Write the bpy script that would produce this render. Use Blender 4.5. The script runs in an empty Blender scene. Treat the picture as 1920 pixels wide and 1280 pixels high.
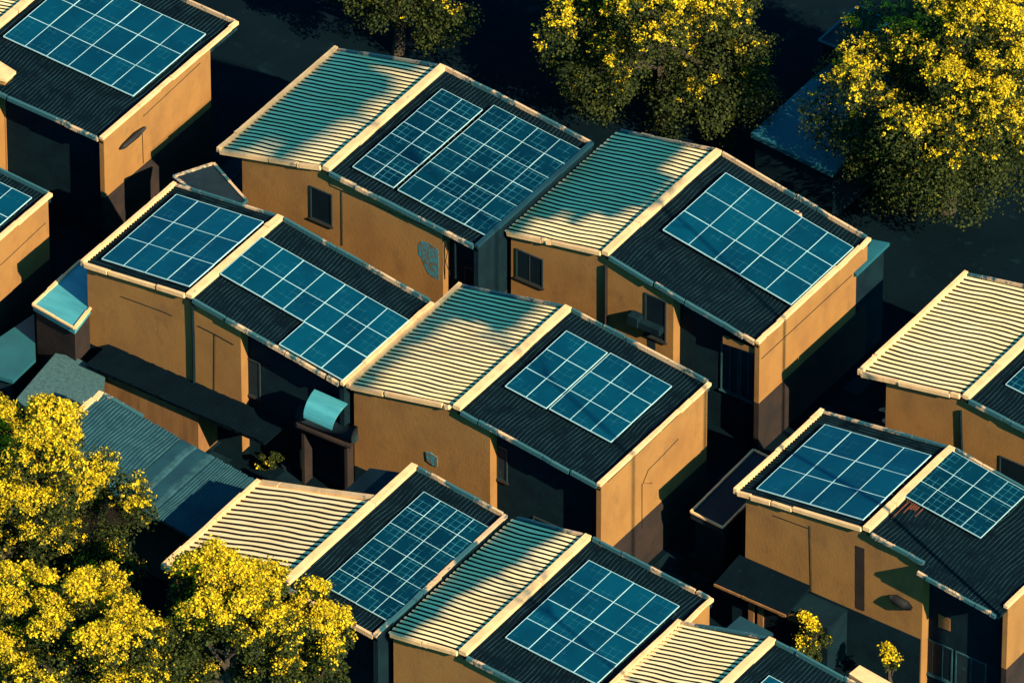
import bpy, math, random
import numpy as np
from mathutils import Vector, Matrix
random.seed(7)
rng = np.random.default_rng(11)
R = math.radians
# ---------------------------------------------------------------- camera
tx, ty = .43, .90
SP = math.sqrt(tx*ty); PITCH = math.asin(SP); AZ = math.atan(tx/SP)
rt = Vector((math.cos(AZ), math.sin(AZ), 0)); hz = Vector((-math.sin(AZ), math.cos(AZ), 0))
fw = Vector((hz.x*math.cos(PITCH), hz.y*math.cos(PITCH), -math.sin(PITCH)))
up = Vector((hz.x*SP, hz.y*SP, math.cos(PITCH)))
DIST = 600.0; FPX = 24000.0
CAM = -DIST*fw
scene = bpy.context.scene
col = scene.collection
cam = bpy.data.cameras.new('camera'); camo = bpy.data.objects.new('camera', cam); col.objects.link(camo)
m = Matrix.Identity(4)
for i in range(3):
    m[i][0] = rt[i]; m[i][1] = up[i]; m[i][2] = -fw[i]; m[i][3] = CAM[i]
camo.matrix_world = m
cam.sensor_width = 36; cam.lens = 450; cam.clip_start = 1; cam.clip_end = 4000
scene.camera = camo
# ---------------------------------------------------------------- light
SUN_E, SUN_A = R(33), R(16)          # elevation; azimuth from +X towards -Y
S = Vector((math.cos(SUN_E)*math.cos(SUN_A), -math.cos(SUN_E)*math.sin(SUN_A), math.sin(SUN_E)))
sl = bpy.data.lights.new('sun', 'SUN'); sl.energy = 5.0; sl.angle = R(.4); sl.color = (1, .86, .62)
so = bpy.data.objects.new('sun', sl); col.objects.link(so)
so.rotation_euler = S.to_track_quat('Z', 'Y').to_euler()
w = bpy.data.worlds.new('World'); scene.world = w; w.use_nodes = True
nt = w.node_tree; bg = nt.nodes['Background']
sky = nt.nodes.new('ShaderNodeTexSky'); sky.sky_type = 'NISHITA'; sky.sun_disc = False
sky.sun_elevation = SUN_E; sky.sun_rotation = math.atan2(S.x, S.y)
tint = nt.nodes.new('ShaderNodeMix'); tint.data_type = 'RGBA'; tint.blend_type = 'MULTIPLY'
tint.inputs[0].default_value = 1; tint.inputs[7].default_value = (.10, .70, 1.0, 1)
nt.links.new(sky.outputs[0], tint.inputs[6]); nt.links.new(tint.outputs[2], bg.inputs[0])
bg.inputs[1].default_value = .095
vs = scene.view_settings; vs.view_transform = 'Standard'; vs.look = 'None'; vs.gamma = 1; vs.use_curve_mapping = False
vs.exposure = 1.25

# ---------------------------------------------------------------- helpers
def ray(px, py):
    a = (px-960)/FPX; b = -(py-640)/FPX
    return fw + rt*a + up*b
def at(px, py, v, ax=2):              # a pixel of the photograph to the point where x, y or z is v
    d = ray(px, py); t = (v-CAM[ax])/d[ax]
    return CAM + d*t

def tag(o, label=None, cat=None, group=None, kind=None):
    if label: o['label'] = label
    if cat: o['category'] = cat
    if group: o['group'] = group
    if kind: o['kind'] = kind
    return o
def empty(name, loc, label, cat, group=None, rot=None):
    o = bpy.data.objects.new(name, None); col.objects.link(o); o.location = loc
    o.empty_display_size = .3
    if rot: o.rotation_euler = rot
    return tag(o, label, cat, group)

class MB:
    def __init__(s): s.v = []; s.f = []; s.m = []
    def add(s, vs, fs, mi=0):
        n = len(s.v); s.v += [tuple(p) for p in vs]
        for f in fs: s.f.append([i+n for i in f]); s.m.append(mi)
    def box(s, x0, x1, y0, y1, z0, z1, mi=0):
        s.hexa([(x0,y0,z0),(x1,y0,z0),(x1,y1,z0),(x0,y1,z0),(x0,y0,z1),(x1,y0,z1),(x1,y1,z1),(x0,y1,z1)], mi)
        return s
    def hexa(s, p, mi=0):
        s.add(p, [(3,2,1,0),(4,5,6,7),(0,1,5,4),(1,2,6,5),(2,3,7,6),(3,0,4,7)], mi)
    def prism_y(s, prof, y0, y1, mi=0):       # profile in x,z (counter-clockwise seen from -y), extruded along y
        n = len(prof)
        s.add([(x,y0,z) for x,z in prof]+[(x,y1,z) for x,z in prof],
              [tuple(range(n)), tuple(range(2*n-1, n-1, -1))]+[(i, i+n, (i+1)%n+n, (i+1)%n) for i in range(n)], mi)
    def prism_z(s, pts, z0, z1, mi=0):        # pts counter-clockwise seen from above; z may be per point
        n = len(pts)
        za = z0 if isinstance(z0, (list, tuple)) else [z0]*n
        zb = z1 if isinstance(z1, (list, tuple)) else [z1]*n
        s.add([(p[0],p[1],za[i]) for i,p in enumerate(pts)]+[(p[0],p[1],zb[i]) for i,p in enumerate(pts)],
              [tuple(range(n-1,-1,-1)), tuple(range(n,2*n))]+[(i,(i+1)%n,(i+1)%n+n,i+n) for i in range(n)], mi)
    def bar(s, a, b, wd, ht, mi=0, twist=0):
        a = Vector(a); b = Vector(b); d = (b-a).normalized()
        side = d.cross(Vector((0,0,1)))
        if side.length < .05: side = Vector((1,0,0))
        side.normalize(); u = side.cross(d)
        s.hexa([a-side*wd/2, a+side*wd/2, b+side*wd/2, b-side*wd/2,
                a-side*wd/2+u*ht, a+side*wd/2+u*ht, b+side*wd/2+u*ht, b-side*wd/2+u*ht], mi)
    def tube(s, pts, rs, n=6, mi=0):
        pts = [Vector(p) for p in pts]
        if not isinstance(rs, (list, tuple)): rs = [rs]*len(pts)
        vs_ = []; fs = []
        for i, p in enumerate(pts):
            d = (pts[min(i+1, len(pts)-1)]-pts[max(i-1, 0)]).normalized()
            a = d.cross(Vector((0,0,1)));
            if a.length < .1: a = d.cross(Vector((1,0,0)))
            a.normalize(); b = d.cross(a)
            for k in range(n):
                t = 2*math.pi*k/n; vs_.append(p+(a*math.cos(t)+b*math.sin(t))*rs[i])
        for i in range(len(pts)-1):
            for k in range(n):
                fs.append((i*n+k, i*n+(k+1)%n, (i+1)*n+(k+1)%n, (i+1)*n+k))
        fs.append(tuple(range(n))); fs.append(tuple(range(len(vs_)-1, len(vs_)-n-1, -1)))
        s.add(vs_, fs, mi)
    def build(s, name, mats, parent=None, loc=None, smooth=False):
        off = Vector((0,0,0))
        if loc is not None: off = Vector(loc)
        elif parent is not None and not is_local(parent): off = root_loc(parent)
        me = bpy.data.meshes.new(name)
        me.from_pydata([(x-off.x, y-off.y, z-off.z) for x,y,z in s.v], [], s.f)
        if not isinstance(mats, (list, tuple)): mats = [mats]
        for k in mats: me.materials.append(k)
        me.polygons.foreach_set('material_index', s.m)
        if smooth: me.polygons.foreach_set('use_smooth', [True]*len(s.f))
        me.update()
        o = bpy.data.objects.new(name, me); col.objects.link(o)
        if parent is not None: o.parent = parent
        elif loc is not None: o.location = loc
        return o
LOCAL = set()
def is_local(o):
    while o: 
        if o.name in LOCAL: return True
        o = o.parent
    return False
def root_loc(o):
    v = Vector(o.location)
    while o.parent: o = o.parent; v += Vector(o.location)
    return v

# ---------------------------------------------------------------- materials
def srgb(c):
    return tuple((x/255/12.92 if x/255 <= .04045 else ((x/255+.055)/1.055)**2.4) for x in c)+(1,)
def mat(name, c1, c2=None, scale=1.5, rough=.8, bump=.15, bscale=12, spec=.3, metal=0, c3=None, lo=.4, hi=.65, c3lo=.62, c3hi=.7, stretch=(1,1,1), s3=2.5, coords='Object', extra=None):
    mt = bpy.data.materials.new(name); mt.use_nodes = True
    t = mt.node_tree; N = t.nodes; L = t.links; b = N['Principled BSDF']
    b.inputs['Roughness'].default_value = rough; b.inputs['Specular IOR Level'].default_value = spec; b.inputs['Metallic'].default_value = metal
    geo = N.new('ShaderNodeNewGeometry')
    mp = N.new('ShaderNodeMapping'); mp.inputs['Scale'].default_value = stretch
    L.new(geo.outputs['Position'], mp.inputs[0])
    def noise(sc, det=6, rg=.6):
        n = N.new('ShaderNodeTexNoise'); n.inputs['Scale'].default_value = sc; n.inputs['Detail'].default_value = det; n.inputs['Roughness'].default_value = rg
        L.new(mp.outputs[0], n.inputs['Vector']); return n
    c2 = c2 or tuple(x*.75 for x in c1[:3])+(1,)
    n1 = noise(scale)
    r1 = N.new('ShaderNodeMapRange'); r1.inputs[1].default_value = lo; r1.inputs[2].default_value = hi
    L.new(n1.outputs[0], r1.inputs[0])
    mx = N.new('ShaderNodeMix'); mx.data_type = 'RGBA'; mx.inputs[6].default_value = c1; mx.inputs[7].default_value = c2
    L.new(r1.outputs[0], mx.inputs[0]); out = mx.outputs[2]
    if c3:
        n3 = noise(s3, 9, .7)
        r3 = N.new('ShaderNodeMapRange'); r3.inputs[1].default_value = c3lo; r3.inputs[2].default_value = c3hi
        L.new(n3.outputs[0], r3.inputs[0])
        m3 = N.new('ShaderNodeMix'); m3.data_type = 'RGBA'; m3.inputs[7].default_value = c3
        L.new(out, m3.inputs[6]); L.new(r3.outputs[0], m3.inputs[0]); out = m3.outputs[2]
    L.new(out, b.inputs['Base Color'])
    if bump:
        nb = noise(bscale, 5)
        bp = N.new('ShaderNodeBump'); bp.inputs['Strength'].default_value = bump; bp.inputs['Distance'].default_value = .05
        L.new(nb.outputs[0], bp.inputs['Height']); L.new(bp.outputs[0], b.inputs['Normal'])
    if extra: extra(t, b, out)
    return mt
M = {}
M['ochre'] = mat('ochre_render', (.252,.120,.034,1), (.208,.097,.029,1), .7, .9, .2, 9, .1, c3=(.14,.072,.028,1), s3=.9, c3lo=.54, c3hi=.80, stretch=(1,1,.7))
M['shade_brown'] = mat('dark_shade_brown', (.026,.016,.012,1), (.014,.011,.010,1), .8, .9, .3, 6, .15)  # brown for painted shade on wing walls; also sills, pipe and stand
M['cream'] = mat('cream_sheet', (.95,.67,.31,1), (.90,.60,.25,1), .7, .55, .08, 10, .3, c3=(.30,.30,.24,1), s3=2.2, c3lo=.66, c3hi=.76, stretch=(.5,1.3,1))
M['groove_shade'] = mat('groove_shade_dark', (.014,.010,.007,1), (.035,.024,.014,1), 2, .9, 0, spec=.1)  # shadow in the roof grooves painted as a dark colour
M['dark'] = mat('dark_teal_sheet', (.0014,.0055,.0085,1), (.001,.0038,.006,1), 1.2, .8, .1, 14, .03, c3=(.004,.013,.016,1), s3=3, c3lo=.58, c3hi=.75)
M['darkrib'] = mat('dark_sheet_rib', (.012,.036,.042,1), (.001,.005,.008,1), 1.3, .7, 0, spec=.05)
M['coping'] = mat('cream_coping', (.72,.42,.18,1), (.58,.33,.14,1), 1.5, .8, .3, 14, .2, c3=(.12,.13,.11,1), s3=1.3, c3lo=.64, c3hi=.7)
M['worn'] = mat('worn_trim', (.50,.31,.16,1), (.45,.27,.13,1), 1.5, .75, .5, 16, .25, c3=(.020,.075,.08,1), s3=.38, c3lo=.44, c3hi=.48)
M['frame'] = mat('pale_frame', (.34,.52,.49,1), (.28,.44,.42,1), 3, .45, 0, spec=.4)
M['winframe'] = mat('dark_frame', (.02,.03,.03,1), None, 3, .6, 0)
M['door'] = mat('ochre_timber', (.22,.10,.03,1), (.15,.065,.02,1), 2, .8, .2, 20, stretch=(1,1,.2))
M['dkwall'] = mat('dark_wall', (.004,.014,.018,1), (.003,.009,.013,1), 1, .8, .2, 8, .05, c3=(.008,.022,.028,1))  # one dark colour for recess backs, shed bodies and low bands
M['tealwall'] = mat('dark_teal_wall', (.006,.016,.020,1), (.004,.010,.013,1), 1, .8, .3, 8, .2, c3=(.02,.05,.055,1), s3=1.4)
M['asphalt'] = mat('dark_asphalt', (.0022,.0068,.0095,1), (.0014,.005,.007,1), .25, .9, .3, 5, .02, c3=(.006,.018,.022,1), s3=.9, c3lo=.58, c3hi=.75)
M['tealroof'] = mat('teal_flat_roof', (.010,.080,.095,1), (.007,.058,.072,1), .5, .6, .1, 8, .3, c3=(.015,.07,.08,1), s3=2, c3lo=.62, c3hi=.8)
M['tealmid'] = mat('teal_ribbed_roof', (.005,.034,.043,1), (.004,.024,.032,1), .8, .6, .1, 8, .3)
M['tealrib'] = mat('teal_rib', (.02,.065,.07,1), (.008,.035,.04,1), 2, .6, 0)
M['aqua'] = mat('aqua_sheet', (.05,.24,.25,1), (.03,.17,.19,1), .9, .5, .1, 6, .4, c3=(.12,.34,.34,1), s3=1.5, stretch=(.4,2,1))
M['tarp'] = mat('grey_green_tarp', (.05,.105,.10,1), (.03,.07,.072,1), 5, .9, .9, 22, .15)
M['bark'] = mat('bark', (.05,.035,.02,1), (.03,.02,.012,1), 4, .9, .5, 12)
M['cable'] = mat('black_cable', (.008,.007,.006,1), None, 2, .7, 0)
M['peel'] = mat('peeling_aqua_plaster', (.025,.17,.20,1), (.10,.08,.05,1), 7, .9, .4, 14, .1, lo=.45, hi=.55)
M['rust'] = mat('rusty_patch', (.11,.028,.010,1), (.04,.014,.008,1), 4, .9, .3, 14)
M['rubble'] = mat('rubble', (.55,.33,.19,1), (.30,.16,.08,1), 6, .9, .8, 14, c3=(.05,.04,.035,1))

def leafmat(name, c1, c2, tr=.25, vscale=3):
    mt = bpy.data.materials.new(name); mt.use_nodes = True; t = mt.node_tree; N = t.nodes; L = t.links
    b = N['Principled BSDF']; b.inputs['Roughness'].default_value = .7; b.inputs['Specular IOR Level'].default_value = .15
    geo = N.new('ShaderNodeNewGeometry'); n = N.new('ShaderNodeTexNoise'); n.inputs['Scale'].default_value = vscale; n.inputs['Detail'].default_value = 4
    L.new(geo.outputs['Position'], n.inputs['Vector'])
    ad = N.new('ShaderNodeMath'); ad.operation = 'ADD'
    rp = N.new('ShaderNodeMapRange'); rp.inputs[3].default_value = -.35; rp.inputs[4].default_value = .35
    L.new(geo.outputs['Random Per Island'], rp.inputs[0]); L.new(rp.outputs[0], ad.inputs[0]); L.new(n.outputs[0], ad.inputs[1])
    mr = N.new('ShaderNodeMapRange'); mr.inputs[1].default_value = .3; mr.inputs[2].default_value = .7; L.new(ad.outputs[0], mr.inputs[0])
    mx = N.new('ShaderNodeMix'); mx.data_type = 'RGBA'; mx.inputs[6].default_value = c1; mx.inputs[7].default_value = c2
    L.new(mr.outputs[0], mx.inputs[0]); L.new(mx.outputs[2], b.inputs['Base Color'])
    td = N.new('ShaderNodeBsdfTranslucent'); L.new(mx.outputs[2], td.inputs[0])
    ms = N.new('ShaderNodeMixShader'); ms.inputs[0].default_value = tr
    L.new(b.outputs[0], ms.inputs[1]); L.new(td.outputs[0], ms.inputs[2]); L.new(ms.outputs[0], N['Material Output'].inputs[0])
    return mt
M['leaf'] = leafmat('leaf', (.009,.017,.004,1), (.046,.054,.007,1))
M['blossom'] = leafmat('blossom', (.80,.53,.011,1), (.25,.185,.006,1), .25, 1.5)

def panelmat(name, fine):
    mt = bpy.data.materials.new(name); mt.use_nodes = True; t = mt.node_tree; N = t.nodes; L = t.links
    b = N['Principled BSDF']; k_ = .52 if fine else 1.0; b.inputs['Roughness'].default_value = .28; b.inputs['Specular IOR Level'].default_value = .25
    tc = N.new('ShaderNodeTexCoord'); oi = N.new('ShaderNodeObjectInfo')
    geo = N.new('ShaderNodeNewGeometry')
    n = N.new('ShaderNodeTexNoise'); n.inputs['Scale'].default_value = .7; n.inputs['Detail'].default_value = 5; L.new(geo.outputs['Position'], n.inputs['Vector'])
    ad = N.new('ShaderNodeMath'); ad.operation = 'ADD'; sc = N.new('ShaderNodeMath'); sc.operation = 'MULTIPLY'; sc.inputs[1].default_value = .5
    L.new(oi.outputs['Random'], sc.inputs[0]); L.new(sc.outputs[0], ad.inputs[0]); L.new(n.outputs[0], ad.inputs[1])
    mr = N.new('ShaderNodeMapRange'); mr.inputs[1].default_value = .3; mr.inputs[2].default_value = 1.0; L.new(ad.outputs[0], mr.inputs[0])
    mx = N.new('ShaderNodeMix'); mx.data_type = 'RGBA'; mx.inputs[6].default_value = (.0004*k_,.019*k_,.035*k_,1); mx.inputs[7].default_value = (.0006*k_,.038*k_,.060*k_,1)
    L.new(mr.outputs[0], mx.inputs[0]); out = mx.outputs[2]
    # thin cell lines, slightly wavy
    wn = N.new('ShaderNodeTexNoise'); wn.inputs['Scale'].default_value = 1.3; L.new(geo.outputs['Position'], wn.inputs['Vector'])
    sep = N.new('ShaderNodeSeparateXYZ'); L.new(tc.outputs['Object'], sep.inputs[0])
    for ax, per in ((0, .31 if not fine else .36), (1, .45 if not fine else .40)):
        wv = N.new('ShaderNodeMath'); wv.operation = 'MULTIPLY_ADD'; wv.inputs[1].default_value = .25 if not fine else .12; L.new(wn.outputs[0], wv.inputs[0]); L.new(sep.outputs[ax], wv.inputs[2])
        dv = N.new('ShaderNodeMath'); dv.operation = 'DIVIDE'; dv.inputs[1].default_value = per; L.new(wv.outputs[0], dv.inputs[0])
        fr = N.new('ShaderNodeMath'); fr.operation = 'FRACT'; L.new(dv.outputs[0], fr.inputs[0])
        lt = N.new('ShaderNodeMath'); lt.operation = 'LESS_THAN'; lt.inputs[1].default_value = .07; L.new(fr.outputs[0], lt.inputs[0])
        n4 = N.new('ShaderNodeTexNoise'); n4.inputs['Scale'].default_value = 1.1; n4.inputs['Detail'].default_value = 3; L.new(geo.outputs['Position'], n4.inputs['Vector'])
        r4 = N.new('ShaderNodeMapRange'); r4.inputs[1].default_value = .42 if fine else .5; r4.inputs[2].default_value = .62; r4.inputs[4].default_value = .75 if fine else .28; L.new(n4.outputs[0], r4.inputs[0])
        ml = N.new('ShaderNodeMath'); ml.operation = 'MULTIPLY'; L.new(lt.outputs[0], ml.inputs[0]); L.new(r4.outputs[0], ml.inputs[1])
        m2 = N.new('ShaderNodeMix'); m2.data_type = 'RGBA'; m2.inputs[7].default_value = (.03,.16,.18,1)
        L.new(out, m2.inputs[6]); L.new(ml.outputs[0], m2.inputs[0]); out = m2.outputs[2]
    L.new(out, b.inputs['Base Color'])
    return mt
M['panel'] = panelmat('solar_glass', False); M['panelfine'] = panelmat('solar_glass_fine_grid', True)

# ---------------------------------------------------------------- ground
g = MB(); n = 60
def gh(x, y): return 0.0
g.add([(-500,-500,0),(500,-500,0),(500,500,0),(-500,500,0)], [(0,1,2,3)])
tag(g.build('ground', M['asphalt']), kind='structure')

# ---------------------------------------------------------------- roof pieces
def sn(*a): return math.sin(sum(a))
def corr(xa, za, xb, zb, y0, y1, run, pitch=.24, kind='cream', jag=.05, seed=0):
    """ribbed sheet on the slope (xa,za)-(xb,zb); returns an MB with material 0 sheet, 1 groove/rib"""
    rd = random.Random(seed); mb = MB()
    L = math.hypot(xb-xa, zb-za); c = (xb-xa)/L; s_ = (zb-za)/L
    def P(a, y, h): return (xa+a*c-h*s_, y, za+a*s_+h*c)     # a along slope
    if run == 'x':
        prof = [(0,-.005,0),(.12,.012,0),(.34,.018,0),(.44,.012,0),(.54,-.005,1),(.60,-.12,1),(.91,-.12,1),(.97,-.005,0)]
        U0, U1, V = y0, y1, L
    elif kind == 'dark':
        prof = [(0,0,0),(.86,0,1),(.89,.018,1),(.95,.018,1),(.98,0,0)]
        U0, U1, V = 0, L, y1-y0
    else:
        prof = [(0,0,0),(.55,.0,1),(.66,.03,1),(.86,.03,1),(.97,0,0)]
        U0, U1, V = 0, L, y1-y0
    nr = max(2, int(round((U1-U0)/pitch))); pt = (U1-U0)/nr
    ns = max(6, int(V/.45)); rows = []
    p1, p2, p3 = rd.uniform(0,6), rd.uniform(0,6), rd.uniform(0,6)
    us = []; mi = []
    for k in range(nr):
        off = rd.uniform(-.015,.015); ja = rd.uniform(-jag,jag*.3); jb = rd.uniform(-jag*.3,jag); ph = rd.uniform(0,6)
        for q,(f_,h,mm) in enumerate(prof):
            us.append((U0+(k+f_)*pt, h, off if 0 < q else 0, ja, jb, ph)); mi.append(mm)
    us.append((U1, prof[0][1], 0, 0, 0, 0))
    amp = .034 if run == 'x' else .05
    verts = []
    for (uu, h, off, ja, jb, ph) in us:
        for j in range(ns+1):
            v = V*j/ns
            fade = min(1, (uu-U0)/.6, (U1-uu)/.6)
            wv = fade*(amp*(math.sin(v*1.1+p1+uu*.35)+.6*math.sin(v*2.3+p2-uu*.8))+.012*math.sin(v*3.1+ph))+off*fade
            vv = v
            if j == 0: vv = v-ja*0+ja
            if j == ns: vv = v+jb
            if run == 'x': verts.append(P(vv, uu+wv, h))
            else: verts.append(P(uu+wv, y0+vv, h))
    base = len(verts)
    fs = []; mm = []
    for i in range(len(us)-1):
        for j in range(ns):
            a = i*(ns+1)+j
            q = (a, a+1, a+ns+2, a+ns+1)
            fs.append(q if run == 'x' else q[::-1]); mm.append(mi[i])
    if run == 'x': fs = [f[::-1][::-1] for f in fs]
    mb.v = verts; mb.f = [list(f) for f in fs]; mb.m = mm
    # the deck under the sheet gives it thickness
    d0, d1 = -.20, -.10
    pts = [P(.03,y0+.03,d0), P(L-.03,y0+.03,d0), P(L-.03,y1-.03,d0), P(.03,y1-.03,d0), P(.03,y0+.03,d1), P(L-.03,y0+.03,d1), P(L-.03,y1-.03,d1), P(.03,y1-.03,d1)]
    mb.hexa(pts, 1)
    return mb

def band(name, a, b, wd, ht, mt, parent, nseg=5, jit=.03, gap=.0, seed=1, label=None):
    rd = random.Random(seed); a = Vector(a); b = Vector(b); mb = MB(); t = 0
    cuts = [0]+sorted(rd.uniform(.05,.95) for _ in range(nseg-1))+[1]
    for i in range(nseg):
        j1 = Vector((rd.uniform(-jit,jit)*.6, rd.uniform(-jit,jit)*.6, rd.uniform(-jit,jit)*.5)); j2 = Vector((rd.uniform(-jit,jit)*.6, rd.uniform(-jit,jit)*.6, rd.uniform(-jit,jit)*.5))
        p = a.lerp(b, cuts[i])+j1; q = a.lerp(b, cuts[i+1]-gap*rd.random())+j2
        # sub-divide each run for a slightly wandering edge
        k = int((q-p).length/2.2*rd.random()); prev = p; wp = wd*rd.uniform(.93,1.07)
        mb.bar(p, q, wp, ht*rd.uniform(.9,1.1))
        for _ in range(k):
            c0 = p.lerp(q, rd.random()*.9); ln = rd.uniform(.1,.5)
            dirv = (q-p).normalized()
            side = dirv.cross(Vector((0,0,1))); sd = rd.choice((-1,1))
            mb.bar(c0+side*sd*wp*.5*rd.uniform(.75,.98), c0+side*sd*wp*.5*rd.uniform(.75,.98)+dirv*ln, wp*.12, ht*.98)
    o = mb.build(name, mt, parent)
    if label: o['label'] = label
    return o

def window(x0, x1, y, z0, z1, parent, frame='winframe', glass=None, mull=0):
    f = MB(); t = .07
    f.box(x0,x1,y-.05,y-.002,z0,z0+t); f.box(x0,x1,y-.05,y-.002,z1-t,z1); f.box(x0,x0+t,y-.05,y-.002,z0+t,z1-t); f.box(x1-t,x1,y-.05,y-.002,z0+t,z1-t)
    for k in range(mull):
        xm = x0+(x1-x0)*(k+1)/(mull+1); f.box(xm-.02,xm+.02,y-.04,y-.003,z0+t,z1-t)
    wn = empty('window', (0,0,0), None, None); wn.parent = parent; wn.location = Vector((x0,y,z0))-root_loc(parent)
    f.build('frame', M[frame], wn)
    p = MB(); p.box(x0+t,x1-t,y-.02,y-.001,z0+t,z1-t); p.build('pane', M[glass or 'glass'], wn)
    s = MB(); s.box(x0-.06,x1+.06,y-.10,y-.003,z0-.07,z0-.002); s.build('sill', M['shade_brown' if frame=='winframe' else frame], wn)
    return wn
M['glass'] = mat('dark_window_glass', (.004,.010,.014,1), (.003,.007,.010,1), .8, .35, 0, spec=.2)

def house(name, label, xl, zl, xr, zr, xR, zR, y0, y1, split, ohl=.5, creamleft=True, shade_brown=3.4, pitch=.26, seed=1,
          wall_z0=0, rec=.55, leftrun='x', rightpitch=.2, wing='ochre', edge='coping', y1l=None, wingl=True, front_end=None, group='two-storey houses with rooftop solar panels', wall_y1=None, recess_dark=True, lw=.19, rw=.2):
    """xl..xr rising left strip, xr..xR falling right strip; front wall from xl+ohl to split, then a recess to the wing wall"""
    root = empty(name, (xr, (y0+y1)/2, 0), label, 'house', group)
    sl_l = (zr-zl)/(xr-xl); sl_r = (zR-zr)/(xR-xr)
    def zt(x): return (zl+(x-xl)*sl_l if x < xr else zr+(x-xr)*sl_r)
    ya, yb = y0+.13, (wall_y1 or y1-.3)
    T = .22
    w_ = MB(); a = xl+ohl
    if split > xr: prof = [(a,wall_z0),(split,wall_z0),(split,zt(split)-T),(xr,zt(xr)-T),(a,zt(a)-T)]
    else: prof = [(a,wall_z0),(split,wall_z0),(split,zt(split)-T),(a,zt(a)-T)]
    w_.prism_y(prof, ya, yb if y1l is None else y1l-.3)
    w_.build('wall', M['ochre'], root)
    b_ = MB()
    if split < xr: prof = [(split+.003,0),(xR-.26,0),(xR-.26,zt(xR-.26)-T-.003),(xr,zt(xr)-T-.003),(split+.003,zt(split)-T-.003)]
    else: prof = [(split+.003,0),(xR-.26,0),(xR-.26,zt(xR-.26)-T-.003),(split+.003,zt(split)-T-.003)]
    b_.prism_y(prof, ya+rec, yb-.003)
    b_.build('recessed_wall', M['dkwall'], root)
    # wing wall facing +x; neighbours' shade is painted as a dark lower band
    w2 = MB(); w2.box(xR-.257,xR,ya-.1,yb+.003,shade_brown,zR+.02); w2.build('wing_wall', M[wing], root)
    w3 = MB(); w3.box(xR-.257,xR+.012,ya-.103,yb+.006,0,shade_brown-.002); w3.build('shade_brown', M['shade_brown'], root)
    # roofs
    yl = y1l or y1
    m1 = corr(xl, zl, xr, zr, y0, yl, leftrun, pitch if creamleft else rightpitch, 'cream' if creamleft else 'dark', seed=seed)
    o = m1.build('roof', [M['cream'], M['groove_shade']] if creamleft else [M['dark'], M['darkrib']], root); o['label'] = 'cream ribbed sheet roof' if creamleft else 'dark ribbed roof under the panels'
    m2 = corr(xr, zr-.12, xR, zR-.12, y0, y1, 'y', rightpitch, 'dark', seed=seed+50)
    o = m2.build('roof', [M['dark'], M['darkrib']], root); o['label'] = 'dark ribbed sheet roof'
    # copings
    band('ridge_cap', (xr,y0-.02,zr-.08), (xr,y1+.05,zr-.08), .36, .22, M['coping'], root, 4, .03, seed=seed)
    if wingl: band('coping', (xl+.05,y0-.1,zl-.1), (xl+.05,yl+.03,zl-.1), lw, .28, M['coping'], root, 5, .03, seed=seed+1)
    band('coping', (xR-.09,y0-.05,zR-.02), (xR-.09,y1+.02,zR-.02), rw, .16, M[edge], root, 5, .04, seed=seed+2)
    # front and back trims
    band('fascia', (xl+.18,y0-.03,zl-.14), (xr-.22,y0-.03,zr-.16), .16, .20, M['coping' if creamleft else 'coping'], root, 4, .05, .02, seed=seed+3)
    fe = front_end or xR-.2
    band('fascia', (xr+.22,y0-.03,zt(xr+.2)-.2), (fe,y0-.03,zt(fe)-.2), .14, .22, M['worn'], root, 5, .05, .01, seed=seed+4)
    band('parapet', (xl+.18,yl,zl-.02), (xr-.22,yl,zr-.04), .13 if y1l is None else .32, .13, M['worn' if y1l is None else 'coping'], root, 4, .04, seed=seed+5)
    band('parapet', (xr+.22,y1,zt(xr+.2)-.08), (xR-.2,y1,zR-.06), .11, .24, M['worn'], root, 5, .05, .01, seed=seed+6)
    return root, zt, ya

def array(label, zt_pts, x0, x1, y0, y1, nx, ny, fine=False, lift=.16, skip=(), gapx=None, group='rooftop solar arrays', offs=None):
    """nx by ny panels on the slope through two roof points (xa,za),(xb,zb)"""
    (xa,za),(xb,zb) = zt_pts; ang = math.atan2(zb-za, xb-xa)
    L = (x1-x0)/math.cos(ang); pw = L/nx; pd = (y1-y0)/ny
    root = empty('solar_array', (x0, y0, za+(x0-xa)*math.tan(ang)+lift), label, 'solar panels', group, (0, -ang, 0))
    LOCAL.add(root.name)
    pm = MB(); pm.box(.0,pw,.0,pd,-.05,0)
    fm = MB(); t = .007 if fine else .013; e = .003
    fm.box(-.01,pw+.01,-.01,t,-.05+e,.012); fm.box(-.01,pw+.01,pd-t,pd+.01,-.05+e,.012); fm.box(-.01,t,t,pd-t,-.05+e,.012); fm.box(pw-t,pw+.01,t,pd-t,-.05+e,.012)
    first = None
    for i in range(nx):
        for j in range(ny):
            if (i,j) in skip: continue
            if first is None:
                p = pm.build('panel', M['panelfine' if fine else 'panel'], root); f = fm.build('frame', M['frame'], p); first = (p, f)
            else:
                p = first[0].copy(); col.objects.link(p); p.parent = root
                f = first[1].copy(); col.objects.link(f); f.parent = p
            dx = i*pw+(gapx[1] if gapx and i >= gapx[0] else 0)
            dy = (offs[1] if offs and i >= offs[0] else 0)
            p.location = (dx+random.uniform(-.008,.008), j*pd+dy+random.uniform(-.008,.008), random.uniform(-.004,.004))
            p.rotation_euler = (random.uniform(-.004,.004), random.uniform(-.004,.004), 0)
    # mounting rails
    rl = MB()
    for j in range(ny):
        for q in (.25,.75): rl.box(-.05, L+.05, (j+q)*pd-.03, (j+q)*pd+.03, -.13, -.054)
    rl.build('rail', M['winframe'], root)
    return root

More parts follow.
